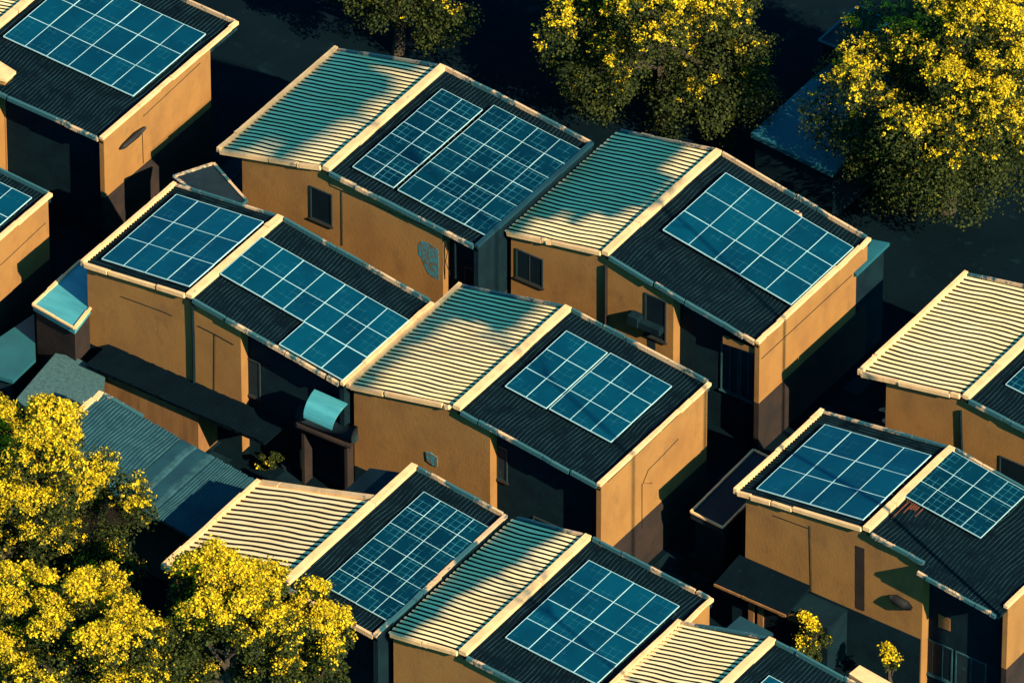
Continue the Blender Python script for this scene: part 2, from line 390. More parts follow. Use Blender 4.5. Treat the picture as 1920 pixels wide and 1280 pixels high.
# ================================================================ HOUSES
# B : cream roof on the upper left, two arrays
rB, zB, yB = house('house', 'ochre house with partly shaded cream ribbed roof and two grid-patterned solar arrays, upper middle row', -14.94,6.45,-8.75,8.0,-.12,7.22,-2.6,6.9, -2.2, ohl=1.25, seed=3, shade_brown=3.2, wing='dkwall', edge='tealmid', pitch=.30)
window(at(582,353,yB,1).x, at(623,353,yB,1).x, yB, at(600,415,yB,1).z, at(600,355,yB,1).z, rB)
array('left solar array of the pair on the upper middle house, two columns of small panels', [(-8.75,7.96),(-.12,7.14)], at(652,325,7.9).x, at(733,363,7.6).x, -1.75, 5.5, 2, 7, True)
array('right solar array of the pair on the upper middle house, four columns of small panels', [(-8.75,7.96),(-.12,7.14)], at(733,363,7.6).x+.24, at(898,446,7.6).x, -1.75, 6.1, 4, 6, True)
# D
rD, zD, yD = house('house', 'ochre house with bright side wall and dark roof carrying fifteen square panels, right of middle', -.08,6.8,5.55,8.0,14.15,6.55,-.45,8.9, 9.3, ohl=.25, seed=13, shade_brown=3.0, wingl=False, pitch=.29)
array('solar array of fifteen large plain panels on the house right of the middle', [(5.55,7.88),(14.15,6.43)], at(1240,452,7.4).x+.0, at(1480,570,6.9).x, at(1360,570,6.9).y*0+at(1480,570,6.75).y, at(1597,463,6.75).y, 5, 3, lift=.3)
# E
rE, zE, yE = house('house', 'ochre house with panels on both roof slopes and teal canopy at its left end', -14.5,7.25,-8.4,8.0,.3,6.75,-14.0,-6.8, -5.6, ohl=.15, creamleft=False, seed=23, shade_brown=3.2, wing='dkwall')
array('solar array filling the left roof slope of the house with the teal canopy', [(-14.5,7.25),(-8.4,8.0)], at(185,490,7.5).x, at(345,547,7.9).x+.1, -13.5, -7.6, 4, 3)
array('long solar array running down the dark right slope beside the middle cream roof', [(-8.4,7.88),(.3,6.63)], at(413,522,7.8).x, at(698,661,6.9).x, at(413,522,7.8).y, at(490,453,7.8).y, 7, 2, lift=.25)
array('short lower row of three panels stepping out below the long array', [(-8.4,7.88),(.3,6.63)], at(520,645,7.5).x, at(520,645,7.5).x+3.55, at(520,645,7.35).y, at(413,522,7.8).y-.03, 3, 1, lift=.25)
# C
rC, zC, yC = house('house', 'ochre house in the centre with striped cream roof and bright right side wall', .35,6.6,6.45,8.0,14.4,7.1,-13.75,-4.8, 8.2, ohl=.25, seed=33, shade_brown=2.9, pitch=.30)
array('solar array of fifteen panels split by a narrow gap on the central house', [(6.45,7.88),(14.4,6.98)], at(945,730,7.9).x, at(1140,830,7.3).x, at(1140,830,7.3).y, at(1260,728,7.3).y, 5, 3, gapx=(2,.12), offs=(2,.06), lift=.25)
# HI
rH, zH, yH = house('house', 'house behind the front flowering tree with wholly sunlit cream roof and tall narrow array', .57,5.96,7.25,8.0,12.4,7.4,-28.5,-18.3, 5, y1l=-21.2, ohl=.6, seed=43, pitch=.36, wing='dkwall', edge='worn')
array('tall narrow solar array of fine-gridded panels beside the half shaded cream roof at the bottom', [(7.25,7.88),(12.4,7.28)], at(603,1095,7.9).x, at(730,1160,7.6).x, at(730,1160,7.6).y, at(930,990,7.6).y, 4, 6, True)
# JK
rJ, zJ, yJ = house('house', 'bottom edge house with half shaded cream roof and sixteen-panel array', 12.55,7.3,16.6,8.0,23.4,7.5,-27.9,-18.0, 19, ohl=.2, seed=53, wingl=False, pitch=.30)
xk = at(948,1200,7.8).x
array('solar array of sixteen plain panels cut by the bottom right cream roof', [(16.6,7.88),(23.4,7.38)], xk, xk+4.9, at(948,1200,7.8).y, at(1108,1057,7.8).y, 4, 4)
# G
rG, zG, yG = house('house', 'right hand house with tall blank side wall, oval wall lamp and rusty stained dark roof', 19.5,6.95,26.6,8.0,34.2,7.0,-10.4,-3.4, 29.6, ohl=.5, creamleft=False, seed=63, front_end=29.7)
array('solar array of twelve large panels on the left slope of the right hand house', [(19.5,6.95),(26.6,8.0)], at(1420,912,7.3).x, at(1612,985,7.9).x, at(1420,912,7.35).y, at(1547,792,7.35).y, 4, 3)
array('solar array over the rusty stain on the right slope of the right hand house', [(26.6,7.88),(34.2,6.88)], at(1690,948,7.5).x, at(1840,1030,6.8).x, at(1840,1030,6.9).y, at(1905,960,6.9).y+.8, 4, 3, True, lift=.25)
ex = corr(29.75, 7.47, 34.15, 6.87, -11.0, -10.36, 'y', .2, 'dark', seed=66); ex.build('roof', [M['dark'], M['darkrib']], rG)
band('fascia', (29.75,-11.03,7.3), (34.0,-11.03,6.72), .12, .2, M['worn'], rG, 4, .03, .01, seed=67)
# N
rN, zN, yN = house('house', 'far right house with clean striped cream roof and rubble at its left corner', 19.3,6.85,25.1,8.0,32.3,7.4,.1,9.0, 28.9, ohl=1.4, seed=73, pitch=.32)
array('solar array cut by the right picture edge on the far right house', [(25.1,7.88),(32.3,7.28)], at(1868,745,7.7).x, at(1868,745,7.7).x+4.8, 2.0, 6.6, 4, 3, True)
# LM
rL, zL, yL = house('house', 'bottom right house with striped cream roof cut by the lower picture edge', 23.0,7.6,28.0,8.9,34.5,8.2,-30,-20.2, 31, ohl=.3, seed=83, pitch=.3)
array('small solar array cut by the bottom edge right of the cream roof', [(28.0,8.78),(34.5,8.08)], 29.2, 33.4, -26.5, -22.2, 4, 3)
# A
rA, zA, yA = house('house', 'top left house with bright right side wall and wall lamp under a big array', -36,5.2,-29.0,6.7,-19.9,6.4,-5.0,5.9, -26.2, ohl=.3, seed=93, wall_y1=3.6, shade_brown=2.9)
array('big solar array of plain panels on the top left house', [(-29.0,6.58),(-19.9,6.28)], at(13,68,6.6).x, at(247,182,6.5).x, at(247,182,6.4).y, at(372,62,6.4).y, 6, 3, lift=.2)
# A2
rA2, zA2, yA2 = house('house', 'left edge house with bright ochre side wall below a partly seen array', -34,6,-28,6.9,-19.3,6.4,-21,-9.9, -24, ohl=.3, seed=103, shade_brown=2.9)
array('solar array cut by the left picture edge above the bright side wall', [(-28.0,6.78),(-19.3,6.28)], -24.5, -19.95, -18.0, -10.6, 4, 4)

# ================================================================ TREES
def quads(P, N_, size, rngl):
    n = len(P); a = np.cross(N_, rngl.normal(size=(n,3))); a /= np.linalg.norm(a,axis=1)[:,None]+1e-9
    b = np.cross(N_, a); s = size[:,None]
    V = np.empty((n,4,3)); V[:,0] = P-a*s; V[:,1] = P+b*s*.75; V[:,2] = P+a*s; V[:,3] = P-b*s*.75
    return V.reshape(-1,3)
def quadmesh(name, V, mt, parent):
    n = len(V)//4; me = bpy.data.meshes.new(name)
    me.vertices.add(4*n); me.vertices.foreach_set('co', V.ravel().astype(np.float32))
    me.loops.add(4*n); me.loops.foreach_set('vertex_index', np.arange(4*n, dtype=np.int32))
    me.polygons.add(n); me.polygons.foreach_set('loop_start', np.arange(0,4*n,4,dtype=np.int32)); me.polygons.foreach_set('loop_total', np.full(n,4,dtype=np.int32))
    me.materials.append(mt); me.update(); me.validate()
    o = bpy.data.objects.new(name, me); col.objects.link(o); o.parent = parent; return o
def sph(n, rg):
    v = rg.normal(size=(n,3)); return v/np.linalg.norm(v,axis=1)[:,None]
def tree(label, c, rad, seed, bl=1.0, nleaf=30000, group='yellow blossoming trees', leafsize=.075, name='flowering_tree', nc=None, zfloor=0, btop=.1):
    """c crown centre, rad crown radii"""
    rg = np.random.default_rng(seed); c = np.array(c, float); rad = np.array(rad, float)
    root = empty(name, (c[0],c[1],0), label, 'tree', group)
    loc = np.array([c[0],c[1],0.])
    nl = max(5, int(5.0*(rad[0]*rad[1]*rad[2])**.33)); per = 11
    dl = sph(nl, rg); rl = rg.uniform(.24,.42,nl)
    cl = dl*(1-rl*.9)[:,None]*rg.uniform(.8,1.08,nl)[:,None]
    cl[0] = 0; rl[0] = .62
    idx = np.repeat(np.arange(nl), per)
    d = sph(len(idx), rg); d[:,2] = np.where(rg.random(len(idx)) < .35, abs(d[:,2]), d[:,2])
    cu = cl[idx]+d*rl[idx][:,None]*rg.uniform(.6,1.05,len(idx))[:,None]
    cen = c+cu*rad; nc = len(cen); lobez = d[:,2]
    cr = rl[idx]*rg.uniform(.28,.55,nc)*rad.mean()*np.where(idx == 0, .75, 1)
    share = cr**2/np.sum(cr**2)
    LV = []; BV = []
    for k in range(nc):
        m_ = int(nleaf*share[k]); q = sph(m_, rg); q[:,2] = np.where(rg.random(m_) < .5, np.abs(q[:,2]), q[:,2])
        P = cen[k]+q*cr[k]*rg.uniform(.55,1.08,m_)[:,None]
        nn = q*.7+rg.normal(size=(m_,3))*.6+np.array([0,0,.3]); nn /= np.linalg.norm(nn,axis=1)[:,None]
        LV.append(quads(P, nn, rg.uniform(.6,1.3,m_)*leafsize, rg))
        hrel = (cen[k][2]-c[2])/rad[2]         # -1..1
        # puffs of blossom on the clump's upper side, thickest high up to carry the top light
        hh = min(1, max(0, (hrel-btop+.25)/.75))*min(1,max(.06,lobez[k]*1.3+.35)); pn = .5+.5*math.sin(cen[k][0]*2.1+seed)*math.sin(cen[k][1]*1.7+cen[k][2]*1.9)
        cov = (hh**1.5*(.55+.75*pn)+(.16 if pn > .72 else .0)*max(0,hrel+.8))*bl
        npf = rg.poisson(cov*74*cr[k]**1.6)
        for _ in range(npf):
            dd = rg.normal(size=3); dd[2] = abs(dd[2])*1.4+.45; dd /= np.linalg.norm(dd)
            pc = cen[k]+dd*cr[k]*rg.uniform(.85,1.15); pr = rg.uniform(.06,.30)**1.0*(.6 if rg.random()<.5 else 1)
            nb = int(rg.uniform(20,42)*(pr/.2)**1.6)+3
            Pb = pc+rg.normal(size=(nb,3))*np.array([.6,.6,.32])*pr
            nn = rg.normal(size=(nb,3))*.6+dd*.6+np.array([0,0,.4]); nn /= np.linalg.norm(nn,axis=1)[:,None]
            BV.append(quads(Pb, nn, rg.uniform(.03,.066,nb)*(1+.25*hh), rg))
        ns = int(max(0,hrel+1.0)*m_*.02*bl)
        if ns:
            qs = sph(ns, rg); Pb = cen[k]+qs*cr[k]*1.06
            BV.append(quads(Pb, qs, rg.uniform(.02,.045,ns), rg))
    V = np.concatenate(LV)-loc; quadmesh('crown', V, M['leaf'], root)
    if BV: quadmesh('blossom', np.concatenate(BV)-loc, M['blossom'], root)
    tb = MB(); r0 = .05*rad.mean()+.08; base = Vector((c[0],c[1],zfloor)); top = Vector((c[0],c[1],c[2]+rad[2]*.3)); fork = base.lerp(top,.5)
    tb.tube([base, base.lerp(top,.25)+Vector((.1,.05,0)), fork, top], [r0*1.3, r0, r0*.8, r0*.25], 8)
    for k in rg.choice(nc, min(nc,14), replace=False):
        e = Vector(cen[k]); s0 = base.lerp(top, rg.uniform(.45,.8)); md = s0.lerp(e,.5)+Vector((0,0,-.25))
        tb.tube([s0, md, e], [r0*.45, r0*.28, r0*.08], 6)
    tb.build('trunk', M['bark'], root)
    return root
def T(px, py, z): p = at(px,py,z); return (p.x,p.y,p.z)
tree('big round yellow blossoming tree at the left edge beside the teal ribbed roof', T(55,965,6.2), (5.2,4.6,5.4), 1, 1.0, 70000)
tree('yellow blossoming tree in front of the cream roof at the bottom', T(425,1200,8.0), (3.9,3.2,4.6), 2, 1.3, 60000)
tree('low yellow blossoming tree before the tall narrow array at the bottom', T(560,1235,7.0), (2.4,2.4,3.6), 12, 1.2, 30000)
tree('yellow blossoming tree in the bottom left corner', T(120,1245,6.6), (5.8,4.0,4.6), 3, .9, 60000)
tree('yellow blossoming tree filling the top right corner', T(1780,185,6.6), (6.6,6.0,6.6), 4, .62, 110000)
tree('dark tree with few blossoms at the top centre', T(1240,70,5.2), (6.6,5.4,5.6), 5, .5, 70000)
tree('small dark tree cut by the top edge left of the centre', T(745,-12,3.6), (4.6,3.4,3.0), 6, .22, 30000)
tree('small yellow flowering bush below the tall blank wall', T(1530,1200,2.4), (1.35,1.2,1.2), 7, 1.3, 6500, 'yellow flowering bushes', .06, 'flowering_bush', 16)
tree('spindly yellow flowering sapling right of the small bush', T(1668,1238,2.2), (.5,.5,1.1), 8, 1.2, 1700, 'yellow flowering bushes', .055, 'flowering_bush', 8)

# ================================================================ smaller structures

def slab(name, label, cat, px, z, thick=.16, top='tealroof', rim=None, body=None, inset=.25, group=None, zs=None, rimw=.09):
    """a flat or tilted roof sheet given by its corners, with a body under it and a rim on top"""
    P = [at(a, b, z if zs is None else zs[i]) for i,(a,b) in enumerate(px)]
    area = sum(P[i].x*P[(i+1)%len(P)].y-P[(i+1)%len(P)].x*P[i].y for i in range(len(P)))
    if area < 0: P = P[::-1]
    c = sum(P, Vector((0,0,0)))/len(P)
    root = empty(name, (c.x,c.y,0), label, cat, group)
    mb = MB(); mb.prism_z([(p.x,p.y) for p in P], [p.z-thick for p in P], [p.z for p in P]); mb.build('roof_sheet', M[top], root)
    if rim:
        rb = MB(); rd = random.Random(len(name)+int(z*10)+px[0][0])
        for i in range(len(P)):
            a, b = P[i], P[(i+1)%len(P)]; k = max(1, int((b-a).length/1.1)); jz = Vector((0,0,.004-.02))
            for q in range(k):
                u = a.lerp(b, q/k)+jz+Vector((rd.uniform(-.015,.015),rd.uniform(-.015,.015),rd.uniform(0,.02)))
                v = a.lerp(b, (q+1)/k)+jz+Vector((rd.uniform(-.015,.015),rd.uniform(-.015,.015),rd.uniform(0,.02)))
                rb.bar(u, v, rimw*rd.uniform(.8,1.2), .09)
        rb.build('rim', M[rim], root)
    if body:
        sc = [c+(p-c)*(1-inset/max(.6,(Vector((p.x-c.x,p.y-c.y,0))).length)) for p in P]
        bb = MB(); bb.prism_z([(p.x,p.y) for p in sc], 0, [p.z-thick-.003 for p in sc]); bb.build('wall', M[body], root)
    return root
def cable(parent, pts, r=.018, name='cable', mt='cable'):
    mb = MB(); mb.tube(pts, r, 5); return mb.build(name, M[mt], parent)
def onw(px, py, y, off=.03): p = at(px, py, y, 1); return (p.x, y-off, p.z)       # on a wall facing -y
def onx(px, py, x, off=.03): p = at(px, py, x, 0); return (x+off, p.y, p.z)       # on a wall facing +x
def blob(mb, c, r, rd, sq=.6):
    n = 7; vs_ = []; rings = [(.0,.95),(.55,.8),(.9,.35)]
    for (h, q) in rings:
        for k in range(n):
            t = 2*math.pi*k/n+h; rr = r*q*rd.uniform(.75,1.2); vs_.append((c[0]+math.cos(t)*rr, c[1]+math.sin(t)*rr, c[2]+h*r*sq*rd.uniform(.8,1.2)))
    fs = [(i*n+k, i*n+(k+1)%n, (i+1)*n+(k+1)%n, (i+1)*n+k) for i in range(2) for k in range(n)]+[tuple(range(2*n,3*n)), tuple(range(n-1,-1,-1))]
    mb.add(vs_, fs)
def rubble(label, spots, mt='rubble', seed=1, name='rubble_pile', cat='rubble', group=None):
    rd = random.Random(seed); c = spots[0][0]; mb = MB()
    for (p, r) in spots:
        for _ in range(5): blob(mb, (p[0]+rd.uniform(-r,r)*.8, p[1]+rd.uniform(-r,r)*.8, p[2]-.02), r*rd.uniform(.25,.7), rd)
    o = mb.build(name, M[mt], loc=c); return tag(o, label, cat, group)

# canopies and sheds
slab('canopy', 'small aqua canopy with cream rim and torn corner beside the left end wall', 'canopy', [(62,572),(150,490),(214,520),(140,617)], 4.6, .3, 'aqua', 'coping', 'shade_brown', .15, rimw=.14)
slab('shed', 'flat dark teal shed roof at the left picture edge beside the grey green tarp roof', 'shed', [(-60,672),(64,588),(67,672),(24,713),(-40,695)], 2.2, .2, 'tealroof', None, 'dkwall')
slab('shed', 'low shed under a rounded grey green tarp above the big left tree', 'shed', [(30,748),(104,662),(138,668),(188,692),(197,708),(194,735),(150,790),(90,800)], 2.6, .12, 'tarp', None, 'dkwall', .2)
slab('canopy', 'dark canopy with thin pale outline standing left of the right hand house', 'canopy', [(1295,960),(1413,844),(1472,872),(1355,990)], 3.6, .35, 'tealwall', 'coping', 'dkwall', .3, rimw=.09)
slab('shed', 'wide flat teal shed roof behind the top right tree', 'shed', [(1408,250),(1640,42),(1800,115),(1560,325)], 3.0, .25, 'tealroof', None, 'dkwall')
slab('shed', 'small dark shed with pale worn rim left of the top right tree', 'shed', [(1535,78),(1608,12),(1670,42),(1582,96)], 4.2, .25, 'tealwall', 'worn', 'dkwall')
slab('shed', 'tiny lean-to with teal roof between the cream roof and the ochre door frame', 'shed', [(1347,1190),(1388,1154),(1450,1186),(1411,1220)], 3.2, .15, 'tealmid', None, 'dkwall')
slab('lean_to', 'teal lean-to roof sticking out behind the bright wall right of the middle', 'lean-to', [(1588,440),(1668,455),(1606,514),(1560,490)], 5.6, .18, 'tealroof', None, 'dkwall', .3)
slab('lean_to', 'dark lean-to with worn rim in the alley below the upper middle house', 'lean-to', [(325,332),(425,408),(463,378),(400,308)], 5.4, .3, 'tealwall', 'worn', 'dkwall', .2, rimw=.13)
slab('annex', 'ochre annex corner with cream roof edge at the left picture edge', 'annex', [(-70,112),(0,115),(30,134),(12,150),(-70,130)], 6.9, .15, 'coping', None, 'ochre', .15)
slab('annex', 'cream parapet corner cut by the lower picture edge right of the small array', 'annex', [(1592,1262),(1612,1246),(1690,1290),(1665,1310)], 7.2, .2, 'coping', None, 'dkwall', .12)
# low teal roofed row house at the left
tb = at(190,738,4.7); te = at(488,905,tb.y,1); y0t = tb.y-5.0
rT = empty('house', ((tb.x+te.x)/2, tb.y-2.5, 0), 'low row house with teal ribbed roof in three steps between left tree and cream roof', 'house')
wx = MB(); wx.prism_y([(tb.x+.2,0),(te.x-.15,0),(te.x-.15,te.z-.3),(tb.x+.2,tb.z-.3)], y0t+.3, tb.y-.2); wx.build('wall', M['shade_brown'], rT)
cuts = [0,.5,.72,1]
for k in range(3):
    xa = tb.x+(te.x-tb.x)*cuts[k]; xb = tb.x+(te.x-tb.x)*cuts[k+1]; za = tb.z+(te.z-tb.z)*cuts[k]-.05*(k%2); zb = tb.z+(te.z-tb.z)*cuts[k+1]-.05*(k%2)
    o = corr(xa, za, xb-.02, zb, y0t, tb.y, 'y', (.17,1.3,.13)[k], 'teal', seed=200+k).build('roof', [M['tealmid'], M['tealrib']], rT)
band('ridge_cap', (tb.x+.05,tb.y,tb.z-.03), at(268,782,tb.y,1)-Vector((0,0,.03)), .2, .12, M['worn'], rT, 3, .03, seed=4)
band('coping', (tb.x,tb.y-2.4,tb.z-.03), (tb.x,tb.y,tb.z-.03), .26, .14, M['coping'], rT, 4, .07, seed=5)
# E : porch roof, lower front, pipes, awning, roll
pf = MB(); pf.hexa([(-13.2,-15.7,2.65),(-3.0,-15.7,2.65),(-3.0,-13.9,2.9),(-13.2,-13.9,2.9),(-13.2,-15.7,2.8),(-3.0,-15.7,2.8),(-3.0,-13.9,3.05),(-13.2,-13.9,3.05)]); pf = corr(-13.2,2.95,-3.0,2.95,-15.7,-13.9,'y',.22,'dark',seed=77); o = pf.build('porch_roof', [M['dark'], M['dark']], rE)
pw_ = MB(); pw_.box(-12.6,-7.0,-15.4,-13.9,0,2.63); pw_.build('porch_wall', M['door'], rE)
cable(rE, [onw(362,563,yE,.08), onw(365,640,yE,.08), onw(366,738,yE,.08)], .07, 'drain_pipe', 'dkwall')
cable(rE, [onw(404,625,yE), onw(403,750,yE)], .012); cable(rE, [onw(372,610,yE), onw(404,626,yE), onw(440,646,yE)], .012)
cable(rE, [onw(228,555,yE), onw(310,585,yE), onw(325,592,yE)], .010)
window(at(450,660,yE+.55,1).x, at(488,660,yE+.55,1).x, yE+.55, at(470,740,yE+.55,1).z, at(470,672,yE+.55,1).z, rE, glass='tealwall')
aw = MB(); nn = 8; vs_ = []
for i in range(nn+1):
    t = i/nn; yy = -14.0-1.25*math.sin(t*1.45); zz = 5.75-.8*(1-math.cos(t*1.45))
    for x in (-1.35+.25*t,.5): vs_.append((x,yy,zz))
    for x in (-1.35+.25*t,.5): vs_.append((x,yy,zz-.06))
fs = []
for i in range(nn):
    a = i*4; b = a+4
    fs += [(a,a+1,b+1,b)[::-1],(a+2,a+3,b+3,b+2),(a,b,b+2,a+2)[::-1],(a+1,b+1,b+3,a+3)]
fs += [(0,1,3,2),(nn*4,nn*4+1,nn*4+3,nn*4+2)]
aw.add(vs_, fs); tag(aw.build('awning', M['aqua'], loc=(-.8,-14,5.2), smooth=False), 'curved aqua awning sheet below the roof corner left of the central house', 'awning')
p1 = at(562,772,3.9); p2 = at(668,815,3.9); ra = .42
cy = MB(); cy.tube([p1, p1.lerp(p2,.5)-Vector((0,0,.06)), p2], ra, 14); o = cy.build('water_tank', M['tealwall'], loc=tuple(p1.lerp(p2,.5)), smooth=True); tag(o, 'dark teal lying cylinder tank below the curved aqua awning', 'tank')
fr_ = MB()
for q in (.12,.88):
    p = p1.lerp(p2,q); fr_.box(p.x-.08,p.x+.08,p.y-.3,p.y+.3,0,3.52)
fr_.bar(p1.lerp(p2,-.02)-Vector((0,.38,.52)), p2-Vector((0,.38,.52)), .22, .12)
tag(fr_.build('tank_stand', M['shade_brown'], loc=(p1.x,p1.y,0)), 'dark post and beam stand carrying the lying tank', 'stand')
# B details
cable(rB, [onw(618,335,yB), onw(622,348,yB), onw(680,374,yB), onw(760,408,yB), onw(815,430,yB), onw(830,437,yB)], .014)
cable(rB, [onw(642,358,yB), onw(643,460,yB)], .014)
cable(rB, [onw(832,440,yB), onw(840,470,yB), onw(836,490,yB), onw(845,515,yB)], .02)
cable(rB, [onw(855,440,yB,.08), onw(856,520,yB,.08)], .05, 'drain_pipe', 'dkwall')
def patch(parent, ptsxy, y, mt, name, th=.012):
    P = [at(a,b,y,1) for a,b in ptsxy]; mb = MB(); n = len(P)
    mb.add([(p.x,y-th,p.z) for p in P]+[(p.x,y-.001,p.z) for p in P], [tuple(range(n))]+[(i,i+n,(i+1)%n+n,(i+1)%n) for i in range(n)]); return mb.build(name, M[mt], parent)
patch(rB, [(784,458),(790,452),(806,456),(822,468),(823,524),(812,520),(803,512),(796,498),(790,482),(785,478)], yB, 'peel', 'bare_plaster_patch')
window(at(872,480,yB+.55,1).x, at(905,480,yB+.55,1).x, yB+.55, 3.2, 5.2, rB)
# D details
window(at(968,470,yD,1).x, at(1019,470,yD,1).x, yD, at(990,528,yD,1).z, at(990,474,yD,1).z, rD, mull=1)
window(at(1210,560,yD,1).x, at(1250,560,yD,1).x, yD, at(1230,634,yD,1).z, at(1230,556,yD,1).z, rD)
a1 = at(1192,585,yD,1); ac = MB(); ac.box(a1.x,a1.x+1.6,yD-.45,yD-.06,a1.z-.45,a1.z-.1); ac.box(a1.x-.1,a1.x+.45,yD-.55,yD-.05,a1.z-.4,a1.z+.12); ac.build('ac_unit', M['dkwall'], rD)  # AC unit beside the window
cable(rD, [onw(1138,497,yD,.08), onw(1138,605,yD,.08)], .09, 'drain_pipe', 'shade_brown')
patch(rD, [(1213,625),(1229,632),(1229,664),(1215,658)], yD, 'tealwall', 'bare_plaster_patch')
y_ = yD+.55
for k,(pa,pb) in enumerate(((1352,1386),(1388,1420))):
    window(at(pa,700,y_,1).x, at(pb,700,y_,1).x, y_, at(1380,740,y_,1).z, at(1380,650,y_,1).z, rD, frame='tealrib', glass='tealwall', mull=1)
patch(rD, [(1357,628),(1424,656),(1424,664),(1357,642)], yD+.1, 'ochre', 'lintel', .08)
cable(rD, [onx(1427,672,14.15), onx(1597,515,14.15)], .016)
# A, C, A2 wing wall lines and lamps
cable(rA, [onx(268,218,-19.9), onx(375,118,-19.9)], .014); cable(rA, [onx(266,250,-19.9), onx(268,306,-19.9)], .012)
cable(rC, [onx(1138,903,14.4), onx(1270,778,14.4)], .014)
cable(rC, [onx(1205,905,14.4), onx(1215,880,14.4), onx(1240,855,14.4), onx(1271,822,14.4)], .014)
cable(rC, [onx(1222,905,14.4), onx(1203,906,14.4), onx(1203,990,14.4)], .016)
cable(rA2, [onx(0,497,-19.3), onx(84,418,-19.3)], .014)
def lamp_on_x(parent, x, pa, pb):
    a = Vector(onx(*pa, x, .12)); b = Vector(onx(*pb, x, .12)); mb = MB(); mb.tube([a, a.lerp(b,.12), a.lerp(b,.6)+Vector((.1,0,.12)), b], [.05,.13,.15,.08], 9); o = mb.build('wall_lamp', M['cable'], parent, smooth=True)
lamp_on_x(rA, -19.9, (222,278), (268,238))
a = Vector(onw(1672,1115,yG,.12)); b = Vector(onw(1712,1138,yG,.12)); mb = MB(); mb.tube([a, a.lerp(b,.2), a.lerp(b,.75), b], [.08,.24,.24,.09], 12); mb.build('wall_lamp', M['cable'], rG, smooth=True)
# C front
patch(rC, [(799,846),(808,848),(821,857),(821,874),(812,871),(801,863)], yC, 'peel', 'wall_vent', .05)
y_ = yC+.55
window(at(915,830,y_,1).x, at(952,830,y_,1).x, y_, at(930,895,y_,1).z, at(930,832,y_,1).z, rC, glass='tealwall', mull=1)
window(at(1000,870,y_,1).x, at(1060,870,y_,1).x, y_, .1, 3.0, rC, glass='dkwall')
# G front
cable(rG, [onw(1520,985,yG), onw(1523,1110,yG)], .012); cable(rG, [onw(1450,965,yG), onw(1518,990,yG)], .010)
patch(rG, [(1604,1022),(1621,1028),(1621,1145),(1610,1142),(1604,1138)], yG, 'rubble2' if False else 'shade_brown', 'bare_plaster_patch', .012)
gp = MB(); gp.hexa([(19.7,-12.3,2.8),(23.6,-12.3,2.8),(23.6,yG-.03,3.1),(19.7,yG-.03,3.1),(19.7,-12.3,2.95),(23.6,-12.3,2.95),(23.6,yG-.03,3.25),(19.7,yG-.03,3.25)]); gp.build('porch_roof', M['dark'], rG)
gp = MB(); gp.box(20.4,25.6,-11.9,yG-.03,0,2.77); gp.build('porch_wall', M['dkwall'], rG)
band('fascia', (19.7,-12.34,2.8), (23.6,-12.34,2.8), .08, .12, M['door'], rG, 3, .02, seed=9)
gd = empty('door', (0,0,0), None, None); gd.parent = rG; gd.location = Vector((22,-11.95,0))-root_loc(rG)
x_ = at(1405,1120,-11.95,1).x
gp = MB(); gp.box(x_,x_+.3,-12.02,-11.903,0,2.75); gp.box(x_+.5,x_+.8,-12.02,-11.903,0,2.75); gp.box(x_+.8,x_+3.3,-12.02,-11.903,2.4,2.75); gp.box(x_+3.0,x_+3.3,-12.02,-11.903,0,2.4); gp.box(x_+.8,x_+3.0,-12.02,-11.903,.2,.5)
gp.build('frame', M['door'], gd); gp = MB(); gp.box(x_+.8,x_+3.0,-11.93,-11.902,.5,2.4); gp.build('pane', M['glass'], gd)
y_ = yG+.55; xg0 = at(1733,1140,y_,1).x; xg1 = at(1852,1200,y_,1).x
window(xg0, xg0+1.6, y_, .6, 2.6, rG, frame='tealrib', glass='glass', mull=2); window(xg0+1.75, xg1, y_, .6, 2.6, rG, frame='tealrib', glass='tealwall', mull=1)
patch(rG, [(1760,1150),(1782,1160),(1782,1182),(1760,1174)], y_-.03, 'door', 'door_panel', .03)
# rusty stained sheet on G
zg = lambda x: 7.88+(x-26.6)*(6.88-7.88)/7.6
# N details
cable(rN, [onw(1803,768,yN,.08), onw(1806,865,yN,.08)], .06, 'drain_pipe', 'dkwall')
window(at(1875,850,yN,1).x, at(1930,850,yN,1).x, yN, 3.2, 5.4, rN)
# rubble and debris
rubble('pale broken plaster lumps lying above the fifteen-panel array right of the middle', [(at(1455,388,7.1),.3),(at(1475,395,7.0),.35),(at(1492,404,7.0),.3)], seed=2)
rubble('crumbled cream masonry at the back corner between the left arrays', [(at(455,425,7.6),.4),(at(440,418,7.6),.35),(at(470,435,7.7),.35)], seed=3)
rubble('broken masonry stub at the left corner of the far right house', [(at(1655,845,3.2),.4),(at(1662,820,3.6),.4),(at(1666,795,4.2),.3),(at(1660,770,4.8),.25)], seed=4)
rubble('torn rusty flashing lumps beside the split array of the central house', [(at(1160,650,7.4),.2),(at(1230,700,7.1),.2),(at(1262,735,7.0),.22)], 'rubble', seed=5)
